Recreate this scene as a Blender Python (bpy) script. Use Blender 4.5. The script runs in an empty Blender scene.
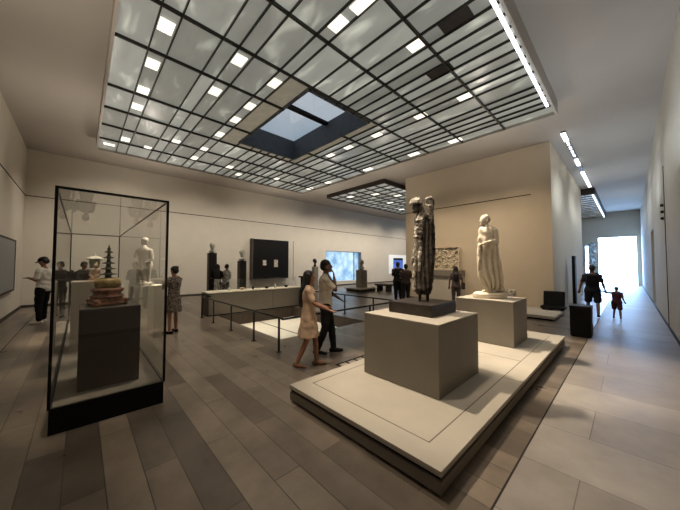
import bpy, bmesh, math, random
from mathutils import Vector, Matrix, noise
random.seed(7)
S = bpy.context.scene
COL = S.collection
R = math.radians

# ------------------------------------------------------------------ materials
def lin(c):
    return tuple(((v/255)/12.92 if v/255 <= .04045 else ((v/255+.055)/1.055)**2.4) for v in c) + (1,)

def mat(name, col, rough=.6, metal=0, var=.12, scale=6, bump=0, bscale=40, emit=None, estr=0, col2=None, spec=.5, crev_shade=0):
    m = bpy.data.materials.new(name); m.use_nodes = True
    nt = m.node_tree; N = nt.nodes; L = nt.links
    b = N['Principled BSDF']
    tc = N.new('ShaderNodeTexCoord')
    nz = N.new('ShaderNodeTexNoise'); nz.inputs['Scale'].default_value = scale; nz.inputs['Detail'].default_value = 5
    L.new(tc.outputs['Object'], nz.inputs['Vector'])
    cr = N.new('ShaderNodeValToRGB')
    a = lin(col); d = lin(col2) if col2 else tuple(v*(1-var) for v in a[:3])+(1,)
    hi = a if col2 else tuple(min(1, v*(1+var)) for v in a[:3])+(1,)
    cr.color_ramp.elements[0].color = d; cr.color_ramp.elements[1].color = hi
    cr.color_ramp.elements[0].position = .35; cr.color_ramp.elements[1].position = .65
    L.new(nz.outputs['Fac'], cr.inputs['Fac']); L.new(cr.outputs['Color'], b.inputs['Base Color'])
    b.inputs['Roughness'].default_value = rough; b.inputs['Metallic'].default_value = metal
    b.inputs['Specular IOR Level'].default_value = spec
    if crev_shade:  # shade in crevices put into the base colour, like ambient occlusion
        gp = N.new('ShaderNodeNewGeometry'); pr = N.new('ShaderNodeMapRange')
        pr.inputs['From Min'].default_value = .42; pr.inputs['From Max'].default_value = .53; pr.inputs['To Min'].default_value = 1-crev_shade; pr.inputs['To Max'].default_value = 1.1
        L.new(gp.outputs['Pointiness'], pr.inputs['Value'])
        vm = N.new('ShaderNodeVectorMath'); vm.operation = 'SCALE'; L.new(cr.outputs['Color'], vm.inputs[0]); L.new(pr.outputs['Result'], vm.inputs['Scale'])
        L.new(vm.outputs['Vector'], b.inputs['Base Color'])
    if bump:
        n2 = N.new('ShaderNodeTexNoise'); n2.inputs['Scale'].default_value = bscale; n2.inputs['Detail'].default_value = 6
        L.new(tc.outputs['Object'], n2.inputs['Vector'])
        bp = N.new('ShaderNodeBump'); bp.inputs['Strength'].default_value = bump; bp.inputs['Distance'].default_value = .02
        L.new(n2.outputs['Fac'], bp.inputs['Height']); L.new(bp.outputs['Normal'], b.inputs['Normal'])
    if emit:
        b.inputs['Emission Color'].default_value = lin(emit); b.inputs['Emission Strength'].default_value = estr
    return m

def plank_mat(name, c1, c2, cm, bw, rh, rough, mort=.006, off=.5, stain=.35):
    m = bpy.data.materials.new(name); m.use_nodes = True
    nt = m.node_tree; N = nt.nodes; L = nt.links; b = N['Principled BSDF']
    tc = N.new('ShaderNodeTexCoord')
    br = N.new('ShaderNodeTexBrick'); br.offset = off; br.inputs['Scale'].default_value = 1
    br.inputs['Brick Width'].default_value = bw; br.inputs['Row Height'].default_value = rh
    br.inputs['Mortar Size'].default_value = mort; br.inputs['Mortar Smooth'].default_value = .3
    br.inputs['Color1'].default_value = lin(c1); br.inputs['Color2'].default_value = lin(c2); br.inputs['Mortar'].default_value = lin(cm)
    mp = N.new('ShaderNodeMapping'); mp.inputs['Location'].default_value = (.3, .06, 0)
    L.new(tc.outputs['Object'], mp.inputs['Vector']); L.new(mp.outputs['Vector'], br.inputs['Vector'])
    nz = N.new('ShaderNodeTexNoise'); nz.inputs['Scale'].default_value = 1.6; nz.inputs['Detail'].default_value = 8; nz.inputs['Roughness'].default_value = .65
    L.new(tc.outputs['Object'], nz.inputs['Vector'])
    mr = N.new('ShaderNodeMapRange'); mr.inputs['From Min'].default_value = .3; mr.inputs['From Max'].default_value = .7
    mr.inputs['To Min'].default_value = 1-stain; mr.inputs['To Max'].default_value = 1+stain
    L.new(nz.outputs['Fac'], mr.inputs['Value'])
    mx = N.new('ShaderNodeVectorMath'); mx.operation = 'SCALE'
    L.new(br.outputs['Color'], mx.inputs[0]); L.new(mr.outputs['Result'], mx.inputs['Scale'])
    L.new(mx.outputs['Vector'], b.inputs['Base Color'])
    m2 = N.new('ShaderNodeMapRange'); m2.inputs['To Min'].default_value = rough-.12; m2.inputs['To Max'].default_value = rough+.15
    L.new(nz.outputs['Fac'], m2.inputs['Value']); L.new(m2.outputs['Result'], b.inputs['Roughness'])
    bp = N.new('ShaderNodeBump'); bp.inputs['Strength'].default_value = .25; bp.inputs['Distance'].default_value = .004; bp.invert = True
    L.new(br.outputs['Fac'], bp.inputs['Height']); L.new(bp.outputs['Normal'], b.inputs['Normal'])
    return m

def glass_mat(name, tint=(.985, .99, .985), refl=1.0):
    m = bpy.data.materials.new(name); m.use_nodes = True
    nt = m.node_tree; N = nt.nodes; L = nt.links; N.clear()
    o = N.new('ShaderNodeOutputMaterial'); mix = N.new('ShaderNodeMixShader')
    t = N.new('ShaderNodeBsdfTransparent'); t.inputs['Color'].default_value = tint+(1,)
    g = N.new('ShaderNodeBsdfGlossy'); g.inputs['Roughness'].default_value = 0; g.inputs['Color'].default_value = (refl, refl, refl, 1)
    f = N.new('ShaderNodeFresnel'); f.inputs['IOR'].default_value = 1.5
    geo = N.new('ShaderNodeNewGeometry'); mx = N.new('ShaderNodeMix'); mx.data_type = 'FLOAT'
    mx.inputs['A'].default_value = 1.5; mx.inputs['B'].default_value = 1/1.5
    # both faces of a thin pane reflect alike: feed the inner index on back faces
    L.new(geo.outputs['Backfacing'], mx.inputs['Factor']); L.new(mx.outputs['Result'], f.inputs['IOR'])
    f2 = f
    L.new(f2.outputs['Fac'], mix.inputs['Fac']); L.new(t.outputs['BSDF'], mix.inputs[1]); L.new(g.outputs['BSDF'], mix.inputs[2])
    L.new(mix.outputs['Shader'], o.inputs['Surface'])
    return m

def panel_mat(name, base, estr):
    """back-lit ceiling glass: each pane its own brightness, soft streaks of light"""
    m = bpy.data.materials.new(name); m.use_nodes = True
    nt = m.node_tree; N = nt.nodes; L = nt.links; b = N['Principled BSDF']
    geo = N.new('ShaderNodeNewGeometry'); tc = N.new('ShaderNodeTexCoord')
    nz = N.new('ShaderNodeTexNoise'); nz.inputs['Scale'].default_value = 1.3; nz.inputs['Detail'].default_value = 2; nz.inputs['Distortion'].default_value = .5
    mp = N.new('ShaderNodeMapping'); mp.inputs['Scale'].default_value = (.8, 2.2, 1)
    L.new(tc.outputs['Object'], mp.inputs['Vector']); L.new(mp.outputs['Vector'], nz.inputs['Vector'])
    a = N.new('ShaderNodeMapRange'); a.inputs['To Min'].default_value = .68; a.inputs['To Max'].default_value = 1.3
    L.new(geo.outputs['Random Per Island'], a.inputs['Value'])
    c = N.new('ShaderNodeValToRGB')
    e = c.color_ramp.elements; e[0].position = .3; e[0].color = (.8, .8, .8, 1); e[1].position = .76; e[1].color = (2.3, 2.3, 2.2, 1)
    k = c.color_ramp.elements.new(.58); k.color = (1.0, 1.0, 1.0, 1)
    L.new(nz.outputs['Fac'], c.inputs['Fac'])
    s = N.new('ShaderNodeVectorMath'); s.operation = 'SCALE'; L.new(c.outputs['Color'], s.inputs[0]); L.new(a.outputs['Result'], s.inputs['Scale'])
    t = N.new('ShaderNodeVectorMath'); t.operation = 'MULTIPLY'; L.new(s.outputs['Vector'], t.inputs[0]); t.inputs[1].default_value = lin(base)[:3]
    L.new(t.outputs['Vector'], b.inputs['Emission Color']); b.inputs['Emission Strength'].default_value = estr
    b.inputs['Base Color'].default_value = (.12, .12, .11, 1); b.inputs['Roughness'].default_value = .25
    return m

def folk(name, ca, cb, sc=14):   # patterned cloth
    m = mat(name, ca, .8, var=.1, scale=sc, col2=cb); return m

M = {}
M['wall'] = mat('wall_paint', (200, 192, 177), .85, var=.02, scale=2)
M['wall_block'] = mat('wall_block_paint', (198, 184, 162), .85, var=.02, scale=2)
M['ceil'] = mat('ceiling_paint', (168, 160, 150), .9, var=.02, scale=1)
M['groove'] = mat('shadow_gap', (40, 36, 32), .9)
M['base'] = mat('baseboard_dark', (62, 56, 50), .7)
M['floor'] = plank_mat('stone_planks', (92, 82, 72), (138, 125, 110), (68, 60, 52), 1.6, .235, .30, .004)
M['floorc'] = plank_mat('corridor_stone', (138, 130, 122), (156, 149, 140), (104, 99, 94), 3.1, .72, .46, .004, stain=.2)
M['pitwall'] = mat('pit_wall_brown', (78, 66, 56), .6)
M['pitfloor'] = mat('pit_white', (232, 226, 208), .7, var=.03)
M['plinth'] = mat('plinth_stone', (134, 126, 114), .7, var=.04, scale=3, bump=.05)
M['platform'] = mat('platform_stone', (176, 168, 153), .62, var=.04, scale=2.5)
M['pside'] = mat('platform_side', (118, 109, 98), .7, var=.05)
M['black'] = mat('black_paint', (13, 12, 12), .6, spec=.2)
M['metal'] = mat('black_metal', (26, 25, 25), .35, .6)
M['bronze'] = mat('dark_bronze_base', (44, 35, 29), .5, var=.25, scale=9, bump=.2)
M['dcase'] = mat('case_plinth_dark', (58, 50, 43), .6, var=.05)
M['beam'] = mat('beam_metal', (46, 43, 38), .45, .5)
M['frame'] = mat('canopy_frame', (92, 86, 78), .5, .3)
M['panel'] = panel_mat('backlit_glass', (168, 168, 158), .54)
M['band'] = mat('canopy_band_glow', (150, 144, 130), .6, emit=(150, 144, 128), estr=.42)  # matte panels given a glow to lift their tone; not lamps
M['lit'] = mat('lit_panel', (250, 246, 235), .5, emit=(250, 244, 228), estr=1.15)
M['dark'] = mat('open_panel', (44, 36, 28), .8)
M['led'] = mat('led_strip', (255, 255, 250), .5, emit=(245, 250, 255), estr=3.2)
M['glass'] = glass_mat('clear_glass')
M['bluewin'] = None
M['dstone'] = mat('weathered_dark_stone', (112, 101, 90), .75, scale=10, bump=.6, bscale=30, col2=(38, 33, 30), crev_shade=.7)
M['pstone'] = mat('weathered_pale_stone', (222, 212, 196), .8, scale=14, bump=.6, bscale=34, col2=(96, 87, 77), crev_shade=.8)
M['marble'] = mat('cream_marble', (228, 214, 190), .55, var=.06, scale=5, bump=.12, bscale=20, crev_shade=.6)
M['marblew'] = mat('white_marble', (222, 214, 200), .6, var=.06, scale=5, bump=.12, bscale=20, crev_shade=.6)
M['relief'] = mat('relief_stone', (205, 192, 168), .8, var=.2, scale=9, bump=.4, bscale=18, crev_shade=.85)
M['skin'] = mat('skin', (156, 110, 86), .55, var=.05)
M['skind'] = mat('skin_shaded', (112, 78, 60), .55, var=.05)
M['hair'] = mat('black_hair', (22, 18, 16), .5, var=.3, scale=40)
M['gold'] = mat('gilded_copper', (186, 164, 108), .45, .1, scale=14, col2=(128, 106, 66))
M['copper'] = mat('red_copper', (158, 106, 78), .5, .1, scale=16, bump=.4, col2=(92, 58, 42))
M['verd'] = mat('dark_patina', (84, 80, 66), .5, .3, scale=18, bump=.3)
M['celadon'] = mat('celadon_glaze', (150, 156, 136), .35, var=.15, scale=12)
M['pale'] = mat('pale_glaze', (226, 222, 206), .4, var=.05)
M['terra'] = mat('pale_terracotta', (196, 166, 140), .7, var=.15, scale=20, bump=.3)

def winmat(name, c1, c2, c3, estr, scale):
    m = bpy.data.materials.new(name); m.use_nodes = True
    nt = m.node_tree; N = nt.nodes; L = nt.links; b = N['Principled BSDF']
    tc = N.new('ShaderNodeTexCoord'); nz = N.new('ShaderNodeTexNoise'); nz.inputs['Scale'].default_value = scale; nz.inputs['Detail'].default_value = 5
    L.new(tc.outputs['Object'], nz.inputs['Vector']); cr = N.new('ShaderNodeValToRGB')
    e = cr.color_ramp.elements; e[0].position = .35; e[0].color = lin(c1); e[1].position = .68; e[1].color = lin(c3)
    k = e.new(.5); k.color = lin(c2)
    L.new(nz.outputs['Fac'], cr.inputs['Fac']); L.new(cr.outputs['Color'], b.inputs['Emission Color'])
    b.inputs['Emission Strength'].default_value = estr; b.inputs['Base Color'].default_value = (.05, .07, .1, 1); b.inputs['Roughness'].default_value = .3
    return m
M['bluewin'] = winmat('hazy_blue_view', (120, 165, 205), (165, 205, 235), (215, 238, 250), 1.0, 1.6)
M['deepblue'] = winmat('deep_blue_screen', (40, 70, 150), (60, 95, 185), (95, 130, 215), 1.0, 3)
M['daylight'] = mat('overexposed_daylight', (255, 255, 255), .5, emit=(156, 198, 255), estr=24)

# ------------------------------------------------------------------ helpers
def link(name, me, m, parent=None):
    o = bpy.data.objects.new(name, me); COL.objects.link(o)
    if m is not None:
        me.materials.clear(); me.materials.append(m)
    if parent is not None: o.parent = parent
    return o
def bm_obj(name, bm, m, parent=None, smooth=False):
    me = bpy.data.meshes.new(name); bm.to_mesh(me); bm.free()
    if smooth:
        for p in me.polygons: p.use_smooth = True
    return link(name, me, m, parent)
def bx(bm, x0, x1, y0, y1, z0, z1, bev=0):
    g = bmesh.ops.create_cube(bm, size=1)
    vs = g['verts']
    bmesh.ops.scale(bm, vec=(x1-x0, y1-y0, z1-z0), verts=vs)
    bmesh.ops.translate(bm, vec=((x0+x1)/2, (y0+y1)/2, (z0+z1)/2), verts=vs)
    if bev:
        es = list({e for v in vs for e in v.link_edges})
        bmesh.ops.bevel(bm, geom=es, offset=bev, segments=2, affect='EDGES', profile=.5)
    return vs
def box(name, x0, x1, y0, y1, z0, z1, m, parent=None, bev=0):
    if parent is not None:
        p = parent.location; x0 -= p.x; x1 -= p.x; y0 -= p.y; y1 -= p.y; z0 -= p.z; z1 -= p.z
    bm = bmesh.new(); bx(bm, x0, x1, y0, y1, z0, z1, bev); return bm_obj(name, bm, m, parent)
def tube(bm, a, b, r0, r1=None, n=12, cap=True):
    a = Vector(a); b = Vector(b); r1 = r0 if r1 is None else r1
    d = (b-a); q = d.to_track_quat('Z', 'Y').to_matrix()
    rings = []
    for p, r in ((a, r0), (b, r1)):
        rings.append([bm.verts.new(p+q@Vector((r*math.cos(t*2*math.pi/n), r*math.sin(t*2*math.pi/n), 0))) for t in range(n)])
    for i in range(n):
        bm.faces.new((rings[0][i], rings[0][(i+1) % n], rings[1][(i+1) % n], rings[1][i]))
    if cap: bm.faces.new(rings[0][::-1]); bm.faces.new(rings[1])
def lathe(bm, prof, n=28, cx=0, cy=0, sq=False):
    rings = []
    for r, z in prof:
        rings.append([bm.verts.new((cx+r*math.cos((i+.5)*2*math.pi/n), cy+r*math.sin((i+.5)*2*math.pi/n), z)) for i in range(n)])
    for a, b in zip(rings, rings[1:]):
        for i in range(n): bm.faces.new((a[i], a[(i+1) % n], b[(i+1) % n], b[i]))
    bm.faces.new(rings[0][::-1]); bm.faces.new(rings[-1])
def loft(bm, rings, n=28):
    """rings: (z, cx, cy, rx, ry)"""
    vs = [[bm.verts.new((cx+rx*math.cos(i*2*math.pi/n), cy+ry*math.sin(i*2*math.pi/n), z)) for i in range(n)] for z, cx, cy, rx, ry in rings]
    for a, b in zip(vs, vs[1:]):
        for i in range(n): bm.faces.new((a[i], a[(i+1) % n], b[(i+1) % n], b[i]))
    bm.faces.new(vs[0][::-1]); bm.faces.new(vs[-1])
def ell(bm, c, r, rot=None):
    g = bmesh.ops.create_uvsphere(bm, u_segments=16, v_segments=10, radius=1)
    mtx = Matrix.Translation(c) @ (rot.to_4x4() if rot else Matrix()) @ Matrix.Diagonal((r[0], r[1], r[2], 1))
    bmesh.ops.transform(bm, matrix=mtx, verts=g['verts'])
def cap(bm, a, b, r0, r1=None):
    r1 = r0 if r1 is None else r1
    tube(bm, a, b, r0, r1, 12); ell(bm, a, (r0,)*3); ell(bm, b, (r1,)*3)
def chain(bm, pts):
    for (a, ra), (b, rb) in zip(pts, pts[1:]): cap(bm, a, b, ra, rb)
def fuse(bm, voxel=.012, smooth=3, disp=None):
    """voxel union of everything in bm into one continuous skin; returns a mesh"""
    me = bpy.data.meshes.new('tmp'); bm.to_mesh(me); bm.free()
    o = bpy.data.objects.new('tmp', me); COL.objects.link(o)
    r = o.modifiers.new('r', 'REMESH'); r.mode = 'VOXEL'; r.voxel_size = voxel; r.use_smooth_shade = True
    if smooth:
        s = o.modifiers.new('s', 'SMOOTH'); s.factor = .5; s.iterations = smooth
    dg = bpy.context.evaluated_depsgraph_get(); dg.update()
    out = bpy.data.meshes.new_from_object(o.evaluated_get(dg))
    bpy.data.objects.remove(o); bpy.data.meshes.remove(me)
    if disp:
        ns = [v.normal.copy() for v in out.vertices]
        for v, nn in zip(out.vertices, ns): v.co += nn*disp(v.co)
    for p in out.polygons: p.use_smooth = True
    return out
def empty(name, loc, label, cat, group=None, rz=0, sc=1):
    o = bpy.data.objects.new(name, None); COL.objects.link(o); o.location = loc; o.rotation_euler = (0, 0, rz); o.scale = (sc,)*3
    o.empty_display_size = .1
    return tag(o, label, cat, group)
def tag(o, label, cat, group=None):
    o['label'] = label; o['category'] = cat
    if group: o['group'] = group
    return o
def struct(o): o['kind'] = 'structure'; return o

# ------------------------------------------------------------------ camera
YAW, PITCH, ROLL, F = R(46.584), R(2.004), R(.1184), 273.77
f = Vector((-math.sin(YAW)*math.cos(PITCH), math.cos(YAW)*math.cos(PITCH), math.sin(PITCH)))
r_ = Vector((math.cos(YAW), math.sin(YAW), 0)); u_ = r_.cross(f)
r = r_*math.cos(ROLL)+u_*math.sin(ROLL); u = -r_*math.sin(ROLL)+u_*math.cos(ROLL)
cd = bpy.data.cameras.new('camera'); cam = bpy.data.objects.new('camera', cd); COL.objects.link(cam)
cam.matrix_world = Matrix(((r.x, u.x, -f.x, 0), (r.y, u.y, -f.y, 0), (r.z, u.z, -f.z, 1.65), (0, 0, 0, 1)))
cd.sensor_width = 36; cd.lens = F*36/680; cd.clip_start = .05
S.camera = cam

# ------------------------------------------------------------------ room shell
H = 6.05; XL = -15.7; XR = .68; YB = -1.6; YE = 32
bX0, bX1, bY0, bY1 = -7.8, -1.84, 12.0, 20.9
def quads(name, qs, m):
    bm = bmesh.new()
    for q in qs: bm.faces.new([bm.verts.new(p) for p in q])
    bmesh.ops.remove_doubles(bm, verts=bm.verts, dist=1e-5)
    return struct(bm_obj(name, bm, m))
def rect(x0, x1, y0, y1, z, up=True):
    q = [(x0, y0, z), (x1, y0, z), (x1, y1, z), (x0, y1, z)]
    return q if up else q[::-1]
PX0, PX1, PY0, PY1, PZ = -9.08, -5.32, 3.23, 6.09, -.37
FX = -.68
quads('floor', [rect(XL, FX, YB, PY0, 0), rect(XL, PX0, PY0, PY1, 0), rect(PX1, FX, PY0, PY1, 0), rect(XL, FX, PY1, YE, 0)], M['floor'])
quads('floor_corridor', [rect(FX, XR, YB, YE, 0)], M['floorc'])
struct(box('trim_1', FX-.006, FX+.006, YB, YE, -.01, .003, M['groove']))
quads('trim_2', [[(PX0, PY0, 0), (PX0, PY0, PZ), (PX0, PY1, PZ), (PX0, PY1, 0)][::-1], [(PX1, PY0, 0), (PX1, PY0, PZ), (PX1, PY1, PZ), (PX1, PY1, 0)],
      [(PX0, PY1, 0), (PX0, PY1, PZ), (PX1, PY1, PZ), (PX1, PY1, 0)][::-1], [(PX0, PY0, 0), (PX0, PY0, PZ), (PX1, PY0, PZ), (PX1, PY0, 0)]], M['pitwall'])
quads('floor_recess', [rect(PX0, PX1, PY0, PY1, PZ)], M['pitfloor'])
struct(box('trim_3', PX0+.01, PX1-.01, 4.62, 4.66, PZ-.02, PZ+.003, M['groove']))
# border line in the floor by the end wall
struct(box('trim_4', XL+.05, -2, -1.06, -1.045, -.01, .002, M['groove']))

# glazed canopy numbers
GZ = 5.70
GXs = [-12.72, -11.6, -10.4, -9.2, -8.0, -6.15, -4.93, -3.71, -2.47, -1.27]
GYs = [.33, .82, 1.11, 1.76, 2.05, 2.36, 2.93, 3.2, 3.78, 4.27, 4.6, 4.9, 5.23, 5.54, 5.87, 6.2, 6.5, 6.83, 7.42, 7.72, 8.02, 8.34, 8.62, 9.1]
SX0, SX1, SY0, SY1 = -8.82, -5.08, 3.78, 5.87
def holed(x0, x1, y0, y1, hx0, hx1, hy0, hy1, z):
    return [rect(x0, x1, y0, hy0, z, False), rect(x0, x1, hy1, y1, z, False), rect(x0, hx0, hy0, hy1, z, False), rect(hx1, x1, hy0, hy1, z, False)]
quads('ceiling', holed(XL, XR, YB, YE, SX0, SX1, SY0, SY1, H), M['ceil'])

def wall(name, a, b, z0, z1, m, t=.2):
    """a, b floor points; thickness goes to the left of a->b"""
    bm = bmesh.new(); a = Vector(a); b = Vector(b); d = (b-a).normalized(); n = Vector((-d.y, d.x))*t
    p = [a, b, b+n, a+n]
    v = [bm.verts.new((q.x, q.y, z)) for z in (z0, z1) for q in p]
    for fc in ((3, 2, 1, 0), (4, 5, 6, 7), (0, 1, 5, 4), (1, 2, 6, 5), (2, 3, 7, 6), (3, 0, 4, 7)): bm.faces.new([v[i] for i in fc])
    bmesh.ops.recalc_face_normals(bm, faces=bm.faces)
    return struct(bm_obj(name, bm, m))
# left wall with the window opening
WY0, WY1, WZ0, WZ1 = 13.4, 17.35, .36, 2.7
bm = bmesh.new()
for y0, y1, z0, z1 in ((YB-.2, WY0, 0, H), (WY1, YE, 0, H), (WY0, WY1, 0, WZ0), (WY0, WY1, WZ1, H)): bx(bm, XL-.4, XL, y0, y1, z0, z1)
wl = struct(bm_obj('wall_left', bm, M['wall']))
wall('wall_back', (XR, YB), (XL, YB), 0, H, M['wall'], .2).name = 'wall_end'
# right wall with two shallow door recesses
bm = bmesh.new()
for y0, y1, z0, z1 in ((YB-.2, 11.2, 0, H), (11.26, 16.3, 0, H), (16.3, 18.2, 3.1, H), (18.2, YE+.2, 0, H), (11.2, 11.26, 3.6, H)): bx(bm, XR, XR+.3, y0, y1, z0, z1)
struct(bm_obj('wall_right', bm, M['wall']))
struct(box('trim_5', XR+.05, XR+.1, 11.2, 11.26, 0, 3.6, M['groove']))
struct(box('trim_9', XR-.012, XR, 11.2, 11.24, 0, 4.3, M['groove']))
d = struct(box('door_1', XR+.12, XR+.17, 16.3, 18.2, 0, 3.1, mat('door_grey', (120, 124, 130), .5)))
o = box('door_handle', XR+.06, XR+.12, 16.45, 16.49, .9, 1.3, M['metal']); o.parent = d
# end wall of the corridor with the bright opening
DX0, DX1, DZ = -1.79, .42, 3.95
bm = bmesh.new()
for x0, x1, z0, z1 in ((XL-.4, -2.62, 0, H), (-2.62, -2.42, 3.3, H), (-2.42, DX0, 0, H), (DX0, DX1, DZ, H), (DX1, XR+.3, 0, H)): bx(bm, x0, x1, YE, YE+.25, z0, z1)
struct(bm_obj('wall_far', bm, M['wall']))
w = struct(box('window_1', DX0, DX1, YE+.2, YE+.23, 0, DZ, M['daylight']))
w = struct(box('window_2', -2.62, -2.42, YE+.2, YE+.23, 0, 3.3, M['daylight']))
# the solid block between gallery and corridor
struct(box('wall_block', bX0, bX1, bY0, bY1, 0, H, M['wall_block']))
# shadow gaps 4.25 m up and baseboards
struct(box('trim_6', XL, XL+.012, YB, 28, 4.24, 4.27, M['groove']))
struct(box('trim_7', XL, XR, YB, YB+.012, 4.24, 4.27, M['groove']))
struct(box('trim_8', bX0, bX1-.6, bY0-.012, bY0, 4.24, 4.27, M['groove']))
struct(box('baseboard_left', XL, XL+.02, YB, YE, 0, .1, M['base']))
struct(box('baseboard_end', XL, XR, YB, YB+.02, 0, .1, M['base']))
struct(box('baseboard_block', bX0, bX1, bY0-.02, bY0, 0, .08, M['base']))
struct(box('baseboard_right', XR-.015, XR, YB, YE, 0, .08, M['base']))
# window in the left wall: blue view, sill, mullion
w = struct(box('window_3', XL-.36, XL-.33, WY0, WY1, WZ0, WZ1, M['bluewin']))
fr = mat('window_frame_grey', (120, 130, 138), .5)
bm = bmesh.new()
bx(bm, XL-.33, XL-.27, WY1-.62, WY1-.56, WZ0, WZ1); bx(bm, XL-.33, XL-.02, WY0, WY1, WZ1-.03, WZ1); bx(bm, XL-.33, XL-.02, WY0, WY0+.03, WZ0, WZ1); bx(bm, XL-.33, XL-.02, WY1-.03, WY1, WZ0, WZ1)
o = bm_obj('window_frame', bm, fr); o.parent = w
o = box('window_sill', XL-.33, XL+.02, WY0, WY1, WZ0-.03, WZ0+.02, mat('sill_white', (215, 220, 222), .6)); o.parent = w
# skylight well above the canopy
wellm = mat('well_blue_grey', (80, 84, 90), .6)
SZ = 6.42
bm = bmesh.new()
bx(bm, SX0-.06, SX0, SY0-.06, SY1+.06, GZ, SZ); bx(bm, SX1, SX1+.06, SY0-.06, SY1+.06, GZ, SZ)
bx(bm, SX0, SX1, SY0-.06, SY0, GZ, SZ); bx(bm, SX0, SX1, SY1, SY1+.06, GZ, SZ)
wd = struct(bm_obj('window_4', bm, wellm))
sk = M['glass']
o = box('window_pane', SX0, SX1, SY0, SY1, SZ-.02, SZ, sk); o.parent = wd
o = box('window_bar', -6.95, -6.78, SY0, SY1, SZ-.10, SZ-.02, M['black']); o.parent = wd

# ------------------------------------------------------------------ glazed ceiling canopies
def canopy(name, xs, ys, gz, label, lits=(), darks=(), hole=None, led=None, bw=.019, group=None, framemat=None):
    cx, cy = (xs[0]+xs[-1])/2, (ys[0]+ys[-1])/2
    t = empty(name, (cx, cy, gz), label, 'ceiling canopy', group)
    # frame
    bm = bmesh.new(); x0, x1, y0, y1 = xs[0]-cx, xs[-1]-cx, ys[0]-cy, ys[-1]-cy
    tk = .05; hh = H-gz
    bx(bm, x0-tk, x0, y0-tk, y1+tk, -.03, hh); bx(bm, x1, x1+tk, y0-tk, y1+tk, -.03, hh)
    bx(bm, x0, x1, y0-tk, y0, -.03, hh); bx(bm, x0, x1, y1, y1+tk, -.03, hh)
    bm_obj('frame', bm, framemat or M['ceil'], t)
    bm = bmesh.new(); bb = bmesh.new()
    for i, (a, b) in enumerate(zip(xs, xs[1:])):
        for j, (c, d) in enumerate(zip(ys, ys[1:])):
            mx, my = (a+b)/2, (c+d)/2
            if hole and hole[0]-.2 < mx < hole[1]+.2 and hole[2]-.02 < my < hole[3]+.02:
                continue
            tgt = bb if hole and (hole[0]-.5 < mx < hole[1]+.5 and hole[2]-.6 < my < hole[3]+.4) else bm
            z = random.uniform(.045, .055)
            vs = [tgt.verts.new(p) for p in ((a+.005-cx, d-.005-cy, z), (b-.005-cx, d-.005-cy, z), (b-.005-cx, c+.005-cy, z), (a+.005-cx, c+.005-cy, z))]
            tgt.faces.new(vs)
    bm_obj('glass_panel', bm, M['panel'], t)
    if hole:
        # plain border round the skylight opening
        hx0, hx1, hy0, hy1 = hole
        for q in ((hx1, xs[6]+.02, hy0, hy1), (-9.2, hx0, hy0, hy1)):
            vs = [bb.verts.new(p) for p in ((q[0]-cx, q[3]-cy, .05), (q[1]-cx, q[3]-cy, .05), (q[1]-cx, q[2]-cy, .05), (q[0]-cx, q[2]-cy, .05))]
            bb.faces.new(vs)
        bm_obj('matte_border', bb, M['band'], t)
    else: bb.free()
    for X in xs[1:-1]:
        segs = [(ys[0], ys[-1])]
        if hole and hole[0] < X < hole[1]: segs = [(ys[0], hole[2]), (hole[3], ys[-1])]
        for a, b in segs:
            bm = bmesh.new(); bx(bm, X-bw-cx, X+bw-cx, a-cy, b-cy, -.01, .045); bm_obj('long_beam', bm, M['beam'], t)
    for Y in ys[1:-1]:
        segs = [(xs[0], xs[-1])]
        if hole and hole[2]-.01 < Y < hole[3]+.01: segs = [(xs[0], hole[0]), (hole[1], xs[-1])]
        for a, b in segs:
            bm = bmesh.new(); bx(bm, a-cx, b-cx, Y-.010-cy, Y+.010-cy, -.005, .045); bm_obj('cross_beam', bm, M['beam'], t)
    for (X, Y, w_, h_) in lits:
        bm = bmesh.new(); bx(bm, X-w_/2-cx, X+w_/2-cx, Y-h_/2-cy, Y+h_/2-cy, .02, .035)
        bm_obj('light_panel', bm, M['lit'], t)
    for (X, Y, w_, h_) in darks:
        bm = bmesh.new(); bx(bm, X-w_/2-cx, X+w_/2-cx, Y-h_/2-cy, Y+h_/2-cy, .02, .035)
        bm_obj('dark_panel', bm, M['dark'], t)
    if led:
        bm = bmesh.new(); n = int((led[2]-led[1])/.42)
        for k in range(n):
            a = led[1]+k*(led[2]-led[1])/n; bx(bm, led[0]-.028-cx, led[0]+.028-cx, a-cy, a+(led[2]-led[1])/n-.05-cy, -.06, -.03)
        bm_obj('light_strip', bm, M['led'], t)
    return t
L_ = []
for X, Y in [(-5.37, .96), (-6.59, .96), (-7.75, .96), (-8.68, .96), (-11.24, .96), (-5.27, 2.2), (-6.63, 2.2), (-10.29, 2.2),
             (-3.3, 3.06), (-5.4, 3.06), (-6.64, 3.06), (-7.55, 3.06), (-8.75, 3.06), (-10.27, 3.06), (-11.39, 3.06), (-2.62, 4.43),
             (-2.65, 6.66), (-3.84, 6.66), (-5.37, 6.66), (-6.63, 6.66), (-7.58, 6.66), (-11.5, 6.66)]:
    L_.append((X, Y, .32, .22))
for X in (-3.84, -5.38, -7.6, -10.27, -11.7): L_.append((X, 8.83, .4, .22))
L_ += [(-11.5, 1.6, .22, .2), (-11.44, 4.43, .3, .25), (-2.75, 3.1, .42, .22), (-12.1, 5.1, .3, .2), (-12.1, .6, .16, .3)]
canopy('glass_canopy', GXs, GYs, GZ, 'big backlit glass ceiling grid with dark beams around the blue skylight', L_,
       [(-2.65, 5.38, .5, .29), (-1.9, 4.43, .5, .29)], (SX0, SX1, SY0, SY1), (-1.33, .4, 8.5))
xs2 = [-12.95+.74*i for i in range(7)]; xs2[-1] = -8.55
ys2 = [11.2+.62*i for i in range(14)]
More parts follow.
